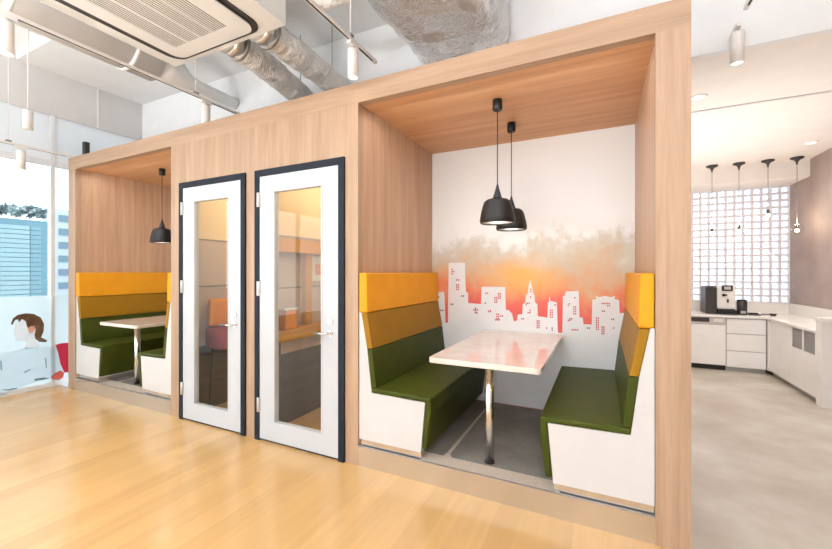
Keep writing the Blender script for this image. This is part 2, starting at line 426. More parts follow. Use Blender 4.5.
# front fascia and posts (grain vertical), thin portal lips
bm = NB()
box(bm, XL, XR, D, D+.06, ZO, ZT)
P('top_fascia', bm, 'wood_x')
P('end_post', B(XL, B1[0], D, D+.06, 0, ZO), 'wood')
P('end_post', B(B2[1], XR, D, D+.06, 0, ZO), 'wood')
bm = NB()
box(bm, B1[1], DF[0][0], D, D+.06, 0, ZD); box(bm, DF[0][1], DF[1][0], D, D+.06, 0, ZD); box(bm, DF[1][1], B2[0], D, D+.06, 0, ZD)
box(bm, B1[1], B2[0], D, D+.06, ZD, ZO)
P('door_wall', bm, 'wood')
P('side_panel', B(XL, B1[0], D+.06, YB+.05, 0, ZT), 'wood_in')
P('side_panel', B(B2[1], XR, D+.06, YB+.05, 0, ZT), 'wood_in')
P('partition', B(B1[1], B1[1]+.05, D+.06, YB, 0, ZO+.03), 'wood_in')
P('partition', B(B2[0]-.05, B2[0], D+.06, YB, 0, ZO+.03), 'wood_in')
for b_ in (B1, B2):
    P('alcove_ceiling', B(b_[0], b_[1], D+.06, YB, ZO, ZO+.03), 'wood_ceil_lit')
P('roof', B(XL+.0, XR, D+.06, YB+.05, ZT-.03, ZT-.001), 'wood_x')
# platforms
for b_ in (B1, B2):
    P('platform', B(b_[0], b_[1], D+.012, YB, 0, ZS-.004), 'carpet')
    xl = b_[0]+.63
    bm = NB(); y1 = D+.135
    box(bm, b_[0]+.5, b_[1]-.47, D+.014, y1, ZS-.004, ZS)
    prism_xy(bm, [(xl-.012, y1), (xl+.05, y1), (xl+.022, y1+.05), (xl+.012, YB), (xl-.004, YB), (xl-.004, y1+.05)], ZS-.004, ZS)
    P('pale_floor_strip', bm, 'carpet_pale', bk, 'paler strip across the front with one line running back')
    P('kick_plate', B(b_[0], b_[1], D+.001, D+.012, 0, ZS), 'kick', bk, 'brushed steel kick plate')
    P('nosing', B(b_[0], b_[1], D+.0005, D+.012, ZS-.0035, ZS+.001), 'grey_metal')
# back panels
P('back_panel', B(B1[0], B1[1], YB, YB+.05, 0, ZT), 'white')

# mural: watercolour sunset with a white skyline
m, nt, b = nodes('mural_watercolour')
g_ = nt.nodes.new('ShaderNodeNewGeometry'); sx = nt.nodes.new('ShaderNodeSeparateXYZ'); nt.links.new(g_.outputs['Position'], sx.inputs[0])
mpn = coords(nt, (1, 1, 1.0)); n1 = noise(nt, mpn, 2.1, 9, .68); 
def mth(op, a, b_=None, c=None):
    q = nt.nodes.new('ShaderNodeMath'); q.operation = op
    for i, v in enumerate((a, b_, c)):
        if v is None: continue
        if isinstance(v, (int, float)): q.inputs[i].default_value = v
        else: nt.links.new(v, q.inputs[i])
    return q.outputs[0]
# vertical streak noise for the washed upper edge
n2 = noise(nt, coords(nt, (1.4, 1, 1)), 6.5, 5, .6)
zz = mth('ADD', sx.outputs['Z'], mth('MULTIPLY', mth('SUBTRACT', n1.outputs[0], .5), .85))
zz = mth('ADD', zz, mth('MULTIPLY', mth('SUBTRACT', n2.outputs[0], .5), .30))
t_ = mth('DIVIDE', mth('SUBTRACT', zz, .92), .98)
rm = ramp(nt, t_, [(0.0, (.68, .09, .08)), (.20, (.72, .13, .09)), (.34, (.74, .26, .13)), (.46, (.66, .38, .22)), (.60, (.60, .49, .36)), (.74, (.64, .60, .53)), (.84, (.85, .85, .84)), (1, (.88, .89, .90))])
# glowing yellow sun disc, off centre
dx = mth('MULTIPLY', mth('SUBTRACT', sx.outputs['X'], -.68), 1.0); dz = mth('MULTIPLY', mth('SUBTRACT', sx.outputs['Z'], 1.38), 1.8)
dd = mth('SQRT', mth('ADD', mth('MULTIPLY', dx, dx), mth('MULTIPLY', dz, dz)))
dd = mth('ADD', dd, mth('MULTIPLY', mth('SUBTRACT', n1.outputs[0], .5), .35))
rs = ramp(nt, dd, [(.10, (1, 1, 1)), (.46, (0, 0, 0))])
mixs = nt.nodes.new('ShaderNodeMix'); mixs.data_type = 'RGBA'; nt.links.new(mth('MULTIPLY', rs.outputs[0], .85), mixs.inputs[0])
nt.links.new(rm.outputs[0], mixs.inputs[6]); mixs.inputs[7].default_value = c4((.88, .45, .10))
nt.links.new(mixs.outputs[2], b.inputs['Base Color']); setin(b, Roughness=.55)
M['mural'] = m
M['skyline'] = plain('skyline_white', (.84, .85, .86), .55)
bp = P('back_panel', B(B2[0], B2[1], YB, YB+.05, 0, ZT), 'mural', bk, 'mural of an orange and red watercolour sunset')
def zs(p): return on_y(430+p[0]/3.617, 230+p[1]/3.617, YB)
sk = [(25, 226), (50, 223), (53, 236), (56, 335), (65, 335), (68, 122), (74, 118), (126, 118), (130, 222), (138, 228), (138, 264), (185, 268),
      (187, 208), (192, 205), (272, 206), (275, 290), (284, 289), (297, 302), (303, 330), (315, 328), (318, 306), (334, 304), (336, 268), (345, 262), (347, 236), (354, 230),
      (357, 200), (363, 180), (369, 202), (374, 230), (379, 236), (380, 262), (389, 268), (390, 312), (410, 314), (425, 318), (426, 262), (430, 262), (432, 238), (436, 256), (459, 262), (461, 318), (463, 372), (479, 372),
      (481, 240), (488, 236), (492, 222), (538, 221), (541, 316), (553, 317), (555, 340), (585, 342), (587, 252), (603, 249), (598, 238), (610, 243), (632, 238), (655, 243), (670, 238), (667, 248), (684, 254), (686, 300)]
pts = [(B2[0]+.002, zs((0, 300))[1])]+[(B2[0]+.002, zs((0, 260))[1])]+[zs((10, 250))]+[zs(p) for p in sk]+[(B2[1]-.002, zs((690, 300))[1]), (B2[1]-.002, ZS+.002), (B2[0]+.002, ZS+.002)]
bm = NB(); prism_xz(bm, pts, YB-.004, YB-.0005); bmesh.ops.triangulate(bm, faces=[f for f in bm.faces if len(f.verts) > 4])
skl = P('skyline', bm, 'skyline', bp, 'white city skyline silhouette')
skl.parent = bp
M['red'] = plain('mural_red', (.54, .05, .07), .55); M['mred'] = plain('mural_maroon', (.22, .08, .07), .55)
wins = {'red': [], 'mred': []}
def win(x, y, w_=4.4, h_=5.2, k='red'): wins[k].append((x, y, w_, h_))
def grid(x, y, nx, ny, k='red', sx_=6.5, sy_=8):
    for i in range(nx):
        for j in range(ny): win(x+i*sx_, y+j*sy_, k=k)
grid(78, 140, 1, 3); grid(84, 148, 1, 1); grid(95, 178, 2, 1); grid(95, 196, 2, 3); grid(74, 266, 2, 1, 'mred'); grid(38, 288, 2, 1, 'mred'); grid(30, 240, 1, 1, 'mred')
grid(113, 236, 2, 1, 'mred'); grid(163, 280, 1, 3); grid(157, 286, 3, 1); grid(168, 296, 1, 1)
grid(200, 226, 2, 1); grid(246, 228, 2, 3); grid(233, 242, 2, 3); grid(198, 262, 1, 1, 'mred'); grid(210, 292, 2, 1); grid(216, 288, 1, 1); grid(240, 302, 2, 3); grid(254, 308, 2, 1); grid(236, 322, 3, 1)
grid(350, 262, 2, 1); grid(346, 266, 1, 1); grid(360, 288, 1, 2); grid(353, 296, 2, 1); grid(330, 318, 2, 1); grid(363, 212, 1, 2); grid(362, 240, 1, 1)
grid(386, 326, 2, 4); grid(434, 288, 2, 4); grid(420, 352, 1, 1, 'mred'); grid(440, 352, 1, 2, 'mred'); grid(450, 268, 1, 1)
grid(502, 264, 1, 1); grid(498, 270, 1, 1); grid(518, 276, 2, 4); grid(504, 318, 2, 1); grid(498, 324, 2, 1); grid(512, 358, 4, 1); grid(522, 242, 1, 1, 'mred'); grid(568, 352, 2, 1, 'mred')
grid(620, 263, 5, 1); grid(640, 271, 2, 1); grid(622, 291, 2, 1, 'mred'); grid(600, 316, 2, 6); grid(620, 348, 2, 4); grid(655, 320, 2, 1, 'mred'); grid(662, 352, 1, 1, 'mred')
me = skl.data; bm = bmesh.new(); bm.from_mesh(me)
for mi, k in ((1, 'red'), (2, 'mred')):
    for x, y, w_, h_ in wins[k]:
        a = zs((x, y+h_)); c = zs((x+w_, y)); n0 = len(bm.faces); 
        box(bm, a[0]-XL, c[0]-XL, YB-.006-D, YB-.0035-D, a[1], c[1]); bm.faces.ensure_lookup_table()
        for f in bm.faces[n0:]: f.material_index = mi
me.materials.append(M['red']); me.materials.append(M['mred']); bm.to_mesh(me); bm.free()

# ------------------------------------------------------------ phone rooms behind the doors
r_ = thing('phone_room_lining', 'cream lined phone rooms seen through the two door panes', 'wall lining', (0, 0, 0)); r_['kind'] = 'structure'; r_.name = 'trim_2'
bm = NB()
for (a, c) in (DF[0], DF[1]):
    box(bm, a-.02, a, D+.07, YB-.03, 1.76, ZO)       # upper left wall
bm2 = NB(); box(bm2, B1[1]+.052, B2[0]-.052, YB-.03, YB, 0, ZO); box(bm2, B1[1]+.052, B2[0]-.052, D+.07, YB-.03, ZO-.03, ZO)
obj('room_back', bm2, 'cream', r_)
bm2 = NB(); box(bm2, DF[0][1]+.002, DF[1][0]-.022, D+.07, YB-.03, 0, ZO-.03); box(bm2, DF[1][1], B2[0]-.052, D+.07, YB-.03, 0, ZO-.03)
box(bm2, B1[1]+.052, DF[0][0]-.022, D+.07, YB-.03, 0, ZO-.03)
obj('room_side', bm2, 'cream', r_)
obj('upper_panel', bm, 'cream', r_)
bm = NB()
for (a, c) in (DF[0], DF[1]):
    box(bm, a-.02, a, D+.07, YB-.03, 1.28, 1.745); box(bm, a-.02, a, D+.07, YB-.03, .66, 1.265)
obj('pinboard', bm, 'panelboard', r_, 'pale pinkish grey board')
bm = NB()
for (a, c) in (DF[0], DF[1]):
    box(bm, a-.02, a+.006, D+.07, YB-.03, 1.745, 1.76); box(bm, a-.02, a+.006, D+.07, YB-.03, 1.265, 1.28)
obj('rail', bm, 'grey_metal', r_)
bm = NB()
for (a, c) in (DF[0], DF[1]): box(bm, a-.02, a, D+.07, YB-.03, .0, .66)
obj('dado_panel', bm, 'brown', r_, 'dark brown lower panel')
# room 2 fittings on the partition
x0 = DF[1][0]
dk = thing('wall_desk', 'narrow amber desk shelf seen through the right door pane', 'desk', (x0, D, 0))
obj('desktop', B(.001, .12, .12, 1.2, .80, .90, bev=.006), 'amber', dk)
obj('support', B(.001, .10, 1.1, 1.14, .001, .80), 'brown', dk); obj('support', B(.001, .10, .14, .18, .001, .80), 'brown', dk)
ws = thing('wall_shelf', 'amber shelf board with a post above the desk behind the right door', 'shelf', (x0, D, 0))
obj('shelf_board', B(.001, .10, .12, 1.2, 1.60, 1.73, bev=.004), 'amber', ws)
obj('post', B(.001, .06, .55, .63, .905, 1.60), 'amber', ws)
bxo = thing('desk_organizer', 'orange box with a white rim on the amber desk', 'box', (x0+.06, D+.30, .901))
obj('body', B(-.05, .05, -.07, .07, 0, .17, bev=.006), 'orange', bxo); obj('rim', B(-.055, .055, -.085, .085, .172, .19), 'worktop', bxo)
fr = thing('picture_frame', 'small white framed print on the board behind the right door', 'picture', (x0, D+.78, 1.36))
obj('frame', B(.001, .015, -.10, .10, -.03, .22), 'worktop', fr); obj('print', B(.015, .018, -.05, .05, .03, .14), plain('coral_print', (.75, .35, .22), .6), fr)
# room 1: small chair
ch = thing('lounge_chair', 'small chair with orange back and maroon seat behind the left door', 'chair', (DF[0][0]+.26, D+.42, 0))
obj('backrest', B(-.23, -.17, -.16, .24, .86, 1.14, bev=.02, seg=3), 'orange', ch, 'orange padded backrest')
obj('seat', B(-.23, .16, -.20, .28, .64, .85, bev=.04, seg=4), 'maroon', ch, 'maroon padded seat')
for sx_, sy_ in ((-.18, -.14), (-.18, .22), (.12, -.14), (.12, .22)):
    obj('leg', tube(NB(), [(sx_, sy_, .64), (sx_*1.15, sy_*1.1, .0)], .011), 'black', ch)

# doors
def make_door(n, a, c, hin):
    d = thing('door_%d' % n, '', 'door', (a, D, 0)); d['kind'] = 'structure'
    d['label'] = ('left' if n == 1 else 'right') + ' white glazed door in a dark slate frame'
    W = c-a; f = .052
    bm = NB(); box(bm, 0, f, -.018, .07, 0, ZD); box(bm, W-f, W, -.018, .07, 0, ZD); box(bm, f, W-f, -.018, .07, ZD-f, ZD); box(bm, f, W-f, 0, .06, 0, .012)
    obj('door_frame', bm, 'frame_dark', d, 'dark slate frame')
    l0, l1, z0, z1 = f+.004, W-f-.004, .018, ZD-f-.004
    g0, g1, h0, h1 = l0+.165, l1-.155, .17, 2.09
    bm = NB(); y0, y1 = -.012, .03
    box(bm, l0, g0, y0, y1, z0, z1); box(bm, g1, l1, y0, y1, z0, z1); box(bm, g0, g1, y0, y1, z0, h0); box(bm, g0, g1, y0, y1, h1, z1)
    lf = obj('door_leaf', bm, 'door_white', d)
    bm = NB()
    for (p, q, r1, s1) in ((g0-.008, g0+.006, h0, h1), (g1-.006, g1+.008, h0, h1), (g0, g1, h0-.008, h0+.006), (g0, g1, h1-.006, h1+.008)): box(bm, p, q, y0-.003, y1+.003, r1, s1)
    obj('glazing_bead', bm, 'door_white', d)
    obj('glass_pane', B(g0+.002, g1-.002, .006, .012, h0+.002, h1-.002), 'glass', d)
    hx = l1-.07; hz = .955
    bm = NB(); cyly(bm, hx, y0-.008, y0, hz, .026); cyly(bm, hx, y0-.045, y0-.008, hz, .009)
    tube(bm, [(hx, y0-.045, hz), (hx-.02, y0-.05, hz), (hx-.12, y0-.05, hz)], .009); obj('door_handle', bm, 'chrome', d, 'steel lever handle')
    bm = NB(); cyly(bm, hx, y0-.010, y0, hz+.09, .022); cyly(bm, hx, y0-.014, y0-.010, hz+.09, .012); obj('lock', bm, 'chrome', d, 'round steel lock')
    for hz2 in (2.03, 1.28, .30):
        bm = NB(); box(bm, f-.018, f+.012, -.024, -.010, hz2-.06, hz2+.06); cylz(bm, f-.001, -.024, hz2-.06, hz2+.06, .006, 10); obj('hinge', bm, 'steel', d)
    return d
make_door(1, DF[0][0], DF[0][1], 0); make_door(2, DF[1][0], DF[1][1], 0)

# ------------------------------------------------------------ benches
def make_bench(s, label, loc):
    """s=+1: back on the left (faces +x); origin at the outer front floor corner on the platform"""
    t = thing('bench', label, 'bench', loc, 'upholstered benches in the booth alcoves')
    L = YB-.008-loc[1]; zf = 0
    def X(p): return [(s*x, z) for x, z in p]
    e = .003
    # white carcass: profile in (offset from wall, height above platform)
    prof = [(e, .05), (.505, .05), (.535, .393), (.112, .40), (.072, .72), (.022, .98), (e, .98)]
    obj('carcass', prism_xz(NB(), X(prof), 0, L), 'bench_white', t, 'white laminate end panel and carcass')
    obj('plinth', prism_xz(NB(), X([(e, .001), (.50, .001), (.50, .05), (e, .05)]), .012, L), 'kick', t, 'brushed toe strip')
    # cushions
    obj('seat_cushion', prism_xz(NB(), X([(.108, .402), (.538, .395), (.510, .075), (.548, .075), (.582, .33), (.580, .428), (.106, .438)]), -.004, L, .012), 'green', t, 'dark green seat wrapping down the front')
    obj('lower_back_cushion', prism_xz(NB(), X([(.106, .439), (.152, .439), (.120, .715), (.074, .715)]), -.003, L, .008), 'green', t, 'green lower back band')
    obj('middle_back_cushion', prism_xz(NB(), X([(.073, .718), (.120, .718), (.072, .975), (.023, .975)]), -.004, L, .008), 'mustard', t, 'mustard middle back band')
    obj('top_back_cushion', prism_xz(NB(), X([(e, .978), (.078, .978), (.070, 1.27), (e, 1.27)]), -.006, L, .012), 'yellow', t, 'yellow top band')
    return t
y0 = D+.010
bA = make_bench(1, 'green and yellow bench left of the mural in the right alcove', (B2[0], y0, ZS))
bC = make_bench(-1, 'green and yellow bench against the right side of the mural alcove', (B2[1], y0, ZS))
for proto, x, lab in ((bA, B1[0], 'green and yellow bench at the far left end of the left alcove'), (bC, B1[1], 'green and yellow bench beside the left door in the left alcove')):
    dup(proto, (x, y0, ZS), lab)

# ------------------------------------------------------------ tables
tx = (B2[0]+B2[1])/2; lx = (B1[0]+B1[1])/2
t = thing('booth_table', 'stone topped table with one steel leg in front of the skyline mural', 'table', (tx, D+.19, ZS), 'booth tables')
obj('tabletop', prism_xy(NB(), rrect(-.36, .36, -.21, YB-.008-D-.19, .03), .675, .71, .004), 'plate', t, 'pale beige polished top')
bm = NB(); cylz(bm, 0, 0, .012, .66, .030); obj('leg', bm, 'chrome', t, 'polished steel tube')
bm = NB(); lathe(bm, [(.034, 0), (.034, .012), (.028, .014)]); obj('foot', bm, 'black', t)
obj('mounting_plate', B(-.10, .10, -.10, .10, .66, .675), 'steel', t)
for p in ((lx, D+.19, ZS),):
    dup(t, p, 'stone topped table with one steel leg in the left alcove')

# ------------------------------------------------------------ pendants
def make_pendant(label, loc):
    t = thing('pendant_lamp', label, 'lamp', loc, 'black pendant lamps in the alcoves')
    bm = NB(); lathe(bm, [(.030, -.075), (.034, -.07), (.034, -.001)]); obj('canopy', bm, 'black', t)
    bm = NB(); cylz(bm, 0, 0, -.62, -.07, .0035, 8); obj('cord', bm, 'black', t)
    bm = NB(); lathe(bm, [(.004, -.605), (.010, -.63), (.018, -.66), (.030, -.70), (.038, -.715), (.075, -.722), (.094, -.737), (.106, -.77), (.116, -.81), (.124, -.855), (.126, -.88), (.120, -.893), (.117, -.893), (.120, -.88), (.110, -.81), (.098, -.765), (.085, -.745), (.03, -.73)], n=48)
    obj('lamp_shade', bm, 'black', t)
    bm = NB(); lathe(bm, [(.001, -.886), (.108, -.886), (.112, -.880), (.108, -.876), (.001, -.876)], n=40); obj('diffuser', bm, 'shade_in', t, 'white diffuser disc')
    return t
p1 = make_pendant('black dome pendant nearer the front over the mural alcove table', (tx, 2.735, ZO))
for loc, lab in (((tx, 3.21, ZO), 'black dome pendant hanging behind the nearer one, closer to the mural'), ((lx, 2.79, ZO), 'black dome pendant in the left alcove')):
    dup(p1, loc, lab)

# ------------------------------------------------------------ ceiling services
# air conditioning cassette
ac = thing('ceiling_air_conditioner', 'large cream ceiling cassette air conditioner with slatted intake', 'air conditioner', (-2.757, 1.585, 3.22))
obj('surround_box', prism_xy(NB(), [(-.66, -.62), (.65, -.62), (.65, .53), (-.66, .53)], .03, .36), 'ac', ac)
bm = NB(); a = rrect(-.45, .45, -.455, .445, .09, 8); b_ = rrect(-.315, .285, -.295, .32, .01, 8)
va = [bm.verts.new((x, y, 0)) for x, y in a]; vb = [bm.verts.new((x, y, 0)) for x, y in b_]
va2 = [bm.verts.new((x*.995, y*.995, .012)) for x, y in a]; vb2 = [bm.verts.new((x, y, .02)) for x, y in b_]
n = len(a)
for i in range(n):
    j = (i+1) % n
    bm.faces.new((va[i], va[j], vb[j], vb[i])); bm.faces.new((va[i], va[j], va2[j], va2[i])); bm.faces.new((vb[i], vb[j], vb2[j], vb2[i]))
bmesh.ops.recalc_face_normals(bm, faces=bm.faces[:])
obj('face_panel', bm, 'ac', ac)
bm = NB(); prism_xy(bm, rrect(-.54, .49, -.50, .485, .12, 8), .022, .034); obj('air_slot', bm, 'dark', ac, 'dark air outlet slot around the panel')
bm = NB()
for i in range(27):
    x = -.311+.022*i; box(bm, x, x+.011, -.295, .32, .001, .003)
for i in range(1, 4):
    x = -.315+i*.15; box(bm, x-.008, x+.008, -.295, .32, -.001, .004)
obj('intake_grille', bm, 'ac', ac, 'slatted intake grille')
obj('intake_filter', B(-.315, .285, -.295, .32, .0045, .013), plain('filter_brown', (.20, .165, .14), .8), ac, 'dark filter behind the slats')
for sx_, sy_ in ((-.6, -.55), (.6, -.55), (.6, .48), (-.6, .48)):
    bm = NB(); cylz(bm, sx_, sy_, .36, ZC-3.22, .006, 8); obj('hanger_rod', bm, 'grey_metal', ac)

def flex(name, label, pts, r, mat='foil', step=.035, grp='crinkled foil ducts'):
    pts = [Vector(p) for p in pts]; out = []; rad = []
    total = sum((pts[i+1]-pts[i]).length for i in range(len(pts)-1)); n = int(total/step)
    for i in range(n+1):
        q = i/n*(len(pts)-1); k = min(int(q), len(pts)-2); f = q-k
        out.append(pts[k].lerp(pts[k+1], f)); rad.append(r*(1+(.03 if i % 2 else -.03)+random.uniform(-.03, .03)))
    t = thing(name, label, 'duct', out[0], grp)
    o = obj('duct_sleeve', tube(NB(), [p-out[0] for p in out], rad, 28, .035), mat, t)
    obj('hanger_rod', cylz(NB(), (out[-1]-out[0]).x*.8, (out[-1]-out[0]).y*.8, (out[-1]-out[0]).z*.8+r*.9, ZC-out[0].z, .004, 8), 'grey_metal', t)
    return t
for lab, pts in (('crinkled foil duct leaving the air conditioner, the left of the pair', [(-2.74, 2.16, 3.32), (-2.77, 2.6, 3.30), (-2.83, 3.0, 3.27), (-2.86, 3.28, 3.24)]),
                 ('crinkled foil duct leaving the air conditioner, the right of the pair', [(-2.40, 2.16, 3.33), (-2.42, 2.6, 3.34), (-2.43, 3.0, 3.33), (-2.43, 3.28, 3.30)])):
    t = flex('flexible_duct', lab, pts, .115)
    bm = NB(); cyly(bm, 0, -.045, .05, 0, .118, 28); obj('collar', bm, 'steel', t)
    bm = NB(); cyly(bm, 0, .05, .075, 0, .126, 28); obj('clamp_band', bm, 'grey_metal', t)
# big foil wrapped duct
bm = NB(); ny = 60; nx = 64
prof = []
for (x, z) in rrect(-1.53, -.71, 3.30, 3.86, .16, 7): prof.append((x, z))
dens = []
for i in range(len(prof)):
    a = prof[i]; c = prof[(i+1) % len(prof)]; L = math.dist(a, c); k = max(1, int(L/.05))
    for j in range(k): dens.append((a[0]+(c[0]-a[0])*j/k, a[1]+(c[1]-a[1])*j/k))
cx, cz = -1.12, 3.58
rings = []
for j in range(ny+1):
    y = -.6+(3.28+.6)*j/ny; rg = []
    for x, z in dens:
        q = 1+random.uniform(-.02, .02)+.02*math.sin(y*7+x*9+z*5)
        rg.append(bm.verts.new((cx+(x-cx)*q, y, cz+(z-cz)*q)))
    rings.append(rg)
for a, c in zip(rings, rings[1:]):
    for i in range(len(dens)):
        f = bm.faces.new((a[i], a[(i+1) % len(dens)], c[(i+1) % len(dens)], c[i])); f.smooth = True
bm.faces.new(rings[0]); bm.faces.new(rings[-1][::-1]); bmesh.ops.recalc_face_normals(bm, faces=bm.faces[:])
bd = obj('main_duct', bm, 'foil_big'); tag(bd, 'huge grey foil wrapped duct crossing above the mural alcove', 'duct')
# insulated pipe to the duct
t = obj('insulated_pipe', tube(NB(), [(-2.08, 2.38, 3.62), (-2.02, 2.385, 3.55), (-1.95, 2.39, 3.535), (-1.80, 2.39, 3.54), (-1.70, 2.39, 3.545), (-1.55, 2.39, 3.55)], .048, 20, .04), 'foil')
tag(t, 'slim foil insulated pipe joining the huge grey duct', 'pipe')
for y in (.4, 2.6):
    o = obj('hanger_strap', B(-.43+cx, .43+cx, y-.02, y+.02, 3.86, 3.88), 'steel', bd)
    for x in (cx-.42, cx+.42): obj('hanger_rod', cylz(NB(), x, y, 3.87, ZC, .006, 8), 'grey_metal', bd)
# smooth white round duct at left
t = thing('white_duct', 'smooth white round duct left of the air conditioner', 'duct', (-4.12, 3.28, 3.62))
obj('duct_tube', cyly(NB(), 0, -5.2, -.95, 0, .24, 48), 'duct_white', t)
cyl_ = NB(); tube(cyl_, [(0, -.95, 0), (0, -.75, -.05), (0, -.6, -.09), (0, -.5, -.10), (0, 0, -.10)], [.22, .15, .085, .07, .07], 32); obj('reducer', cyl_, 'duct_white', t)
for y in (-2.05, -1.2):
    obj('joint_band', cyly(NB(), 0, y-.02, y+.02, 0, .246, 48), 'duct_white', t); obj('hanger_rod', cylz(NB(), 0, y, .245, ZC-3.62, .006, 8), 'grey_metal', t)
# two thin conduits on the ceiling
for i, (x, za) in enumerate(((-3.50, 3.80), (-3.05, 3.80))):
    o = obj('ceiling_conduit', B(x-.03, x+.03, 1.9, 3.1, ZC-.16-.02, ZC-.141, bev=.008), 'grey_metal' if False else 'vent')
    tag(o, ['thin grey conduit under the ceiling nearer the window', 'thin grey conduit under the ceiling nearer the foil ducts'][i], 'conduit', 'ceiling conduits')

# tracks and spotlights
def track(x, y0_, y1_, z, label, rods, blk=None):
    t = thing('lighting_track', label, 'track', (x, y0_, z), 'ceiling lighting tracks')
    obj('rail', B(-.012, .012, 0, y1_-y0_, -.010, .012), 'spot', t)
    obj('slot', B(-.006, .006, .05, y1_-y0_-.05, -.0115, -.0098), 'black', t, 'black slot of the track')
    for y in rods:
        bm = NB(); cylz(bm, 0, y-y0_, .012, ZC-z, .0035, 8); obj('hanger_rod', bm, 'spot', t)
        obj('rod_bracket', B(-.018, .018, y-y0_-.02, y-y0_+.02, .0125, .03), 'grey_metal', t)
    return t
ZK = 3.07
track(-3.41, -1.5, 2.95, ZK, 'lighting track left of the air conditioner', (.4, 2.30))
track(-5.70, -1.0, 2.29, 2.80, 'lighting track along the left window', (.5, 1.75))
track(-1.60, -1.5, 2.56, ZK, 'lighting track beside the huge grey duct', (.4, 2.22))
track(.81, -.5, 3.05, ZK, 'lighting track at the right near the kitchen', (.4, 2.35))
def spot_mesh(label, loc, aim=(0, 0, 0), L=.20, r=.038):
    t = thing('spotlight', label, 'spotlight', loc, 'white cylinder spotlights')
    obj('adapter', B(-.016, .016, -.05, .05, -.036, -.0125), 'spot', t)
    bm = NB(); cylz(bm, 0, 0, -.062, -.036, .008, 12); obj('stem', bm, 'spot', t)
    bm = NB(); lathe(bm, [(r*.3, -.055), (r*.92, -.058), (r, -.066), (r, -.062-L), (r-.004, -.062-L), (r-.004, -.05-L)], n=36); obj('lamp_body', bm, 'spot', t)
    bm = NB(); lathe(bm, [(.001, -.055-L), (r-.005, -.055-L), (r-.005, -.048-L), (.001, -.048-L)], n=30); obj('lens', bm, 'lens', t, 'lit lens')
    return t
def ty(px, py, x): return on_x(px, py, x)[0]
sp = spot_mesh('white spotlight above the left door wall', (-3.41, ty(206, 100, -3.41), ZK))
ymain = ty(353, 50, -1.60)
for x, y, z, lab in ((-3.41, ty(6, 15, -3.41), ZK, 'white spotlight cut by the left picture edge near the air conditioner'),
                     (-5.70, ty(21, 150, -5.70), 2.80, 'small white spotlight low against the left window'),
                     (-1.60, ymain, ZK, 'white spotlight between the foil ducts and the mural alcove'),
                     (.81, ty(737, 30, .81), ZK, 'white spotlight at the right above the kitchen')):
    dup(sp, (x, y, z), lab)
# a second window side spotlight on a ceiling stem
s2 = on_x(28, 120, -5.3)
o = thing('spotlight', 'white spotlight hanging higher in front of the window blind', 'spotlight', (-5.3, s2[0], s2[1]+.1), 'white cylinder spotlights')
bm = NB(); lathe(bm, [(.012, .0), (.036, -.003), (.04, -.01), (.04, -.20), (.036, -.20)], n=30); obj('lamp_body', bm, 'spot', o)
bm = NB(); cylz(bm, 0, 0, 0, ZC-s2[1]-.1, .006, 8); obj('stem', bm, 'spot', o)
# small black box on top of the booth block
o = thing('black_box', 'small upright black box on the booth roof at the left', 'box', (on_y(86, 145, D+.25)[0], D+.25, ZT-.001))
obj('body', B(-.03, .03, -.03, .03, 0.01, .30, bev=.004), 'dark', o); obj('base', B(-.04, .04, -.04, .04, 0, .01), 'dark', o)

# ------------------------------------------------------------ kitchen
CF, CT = 6.87, .795
# back wall with glass blocks
bm = NB(); box(bm, -1.2, KX, KY, KY+.1, 0, .95); box(bm, -1.2, KX, KY, KY+.1, 2.72, KZ); box(bm, -1.2, -.3, KY, KY+.1, .95, 2.72)
struct('wall_kitchen_back', bm, 'white')
w2 = thing('window_2', 'glass block window behind the coffee machine', 'window', (-.3, KY, .95)); w2['kind'] = 'structure'
BW = .107; nb = int((KX+.3)/BW); BWx = (KX+.3)/nb; nz = 17; BH = (2.72-.95)/nz
bm = NB()
for i in range(nb):
    for j in range(nz):
        box(bm, i*BWx+.011, (i+1)*BWx-.011, .012, .08, j*BH+.011, (j+1)*BH-.011)
bmesh.ops.bevel(bm, geom=[e for e in bm.edges if e.verts[0].co.y < .013 and e.verts[1].co.y < .013], offset=.010, segments=1, affect='EDGES')
obj('glass_blocks', bm, 'block', w2)
bm = NB()
for i in range(nb+1): box(bm, i*BWx-.009, i*BWx+.009, .0, .09, 0, 2.72-.95)
for j in range(nz+1): box(bm, 0, KX+.3, .0005, .0895, j*BH-.011, j*BH+.011)
obj('grout_lattice', bm, 'grout', w2)
# soffit
struct('trim_3', prism_xy(NB(), [(-1.2, 6.99), (KX, 6.99), (KX, KY), (-1.2, KY)], 2.72, KZ), 'kitchen_ceil', 'soffit box above the glass blocks')
struct('trim_4', B(-1.2, KX, 4.42, 4.45, KZ-.008, KZ-.0005), 'grey_wall', 'slim ceiling groove strip')
# worktop (L shaped)
wt = thing('worktop', 'white L shaped kitchen worktop with an upstand', 'worktop', (0, 0, CT))
obj('top_slab', prism_xy(NB(), [(-.6, CF-.02), (2.05, CF-.02), (2.05, 5.56), (KX-.003, 5.56), (KX-.003, KY-.003), (-.6, KY-.003)], -.03, .0, .003), 'worktop', wt)
bm = NB(); box(bm, -.6, KX-.02, KY-.018, KY-.003, .0, .14); box(bm, KX-.02, KX-.004, 5.56, KY-.018, 0, .16); obj('upstand', bm, 'worktop', wt)
xD0, xD1, xE = 1.150, 1.605, 2.055
zt = CT-.032
dw = thing('dishwasher', 'built in white dishwasher with dark control strip under the worktop', 'dishwasher', (xD0, CF, 0))
obj('body', B(.003, xD1-xD0-.003, .02, .58, .09, zt), 'kwhite', dw); obj('door', B(.004, xD1-xD0-.004, 0, .019, .075, .655, bev=.003), 'kwhite', dw)
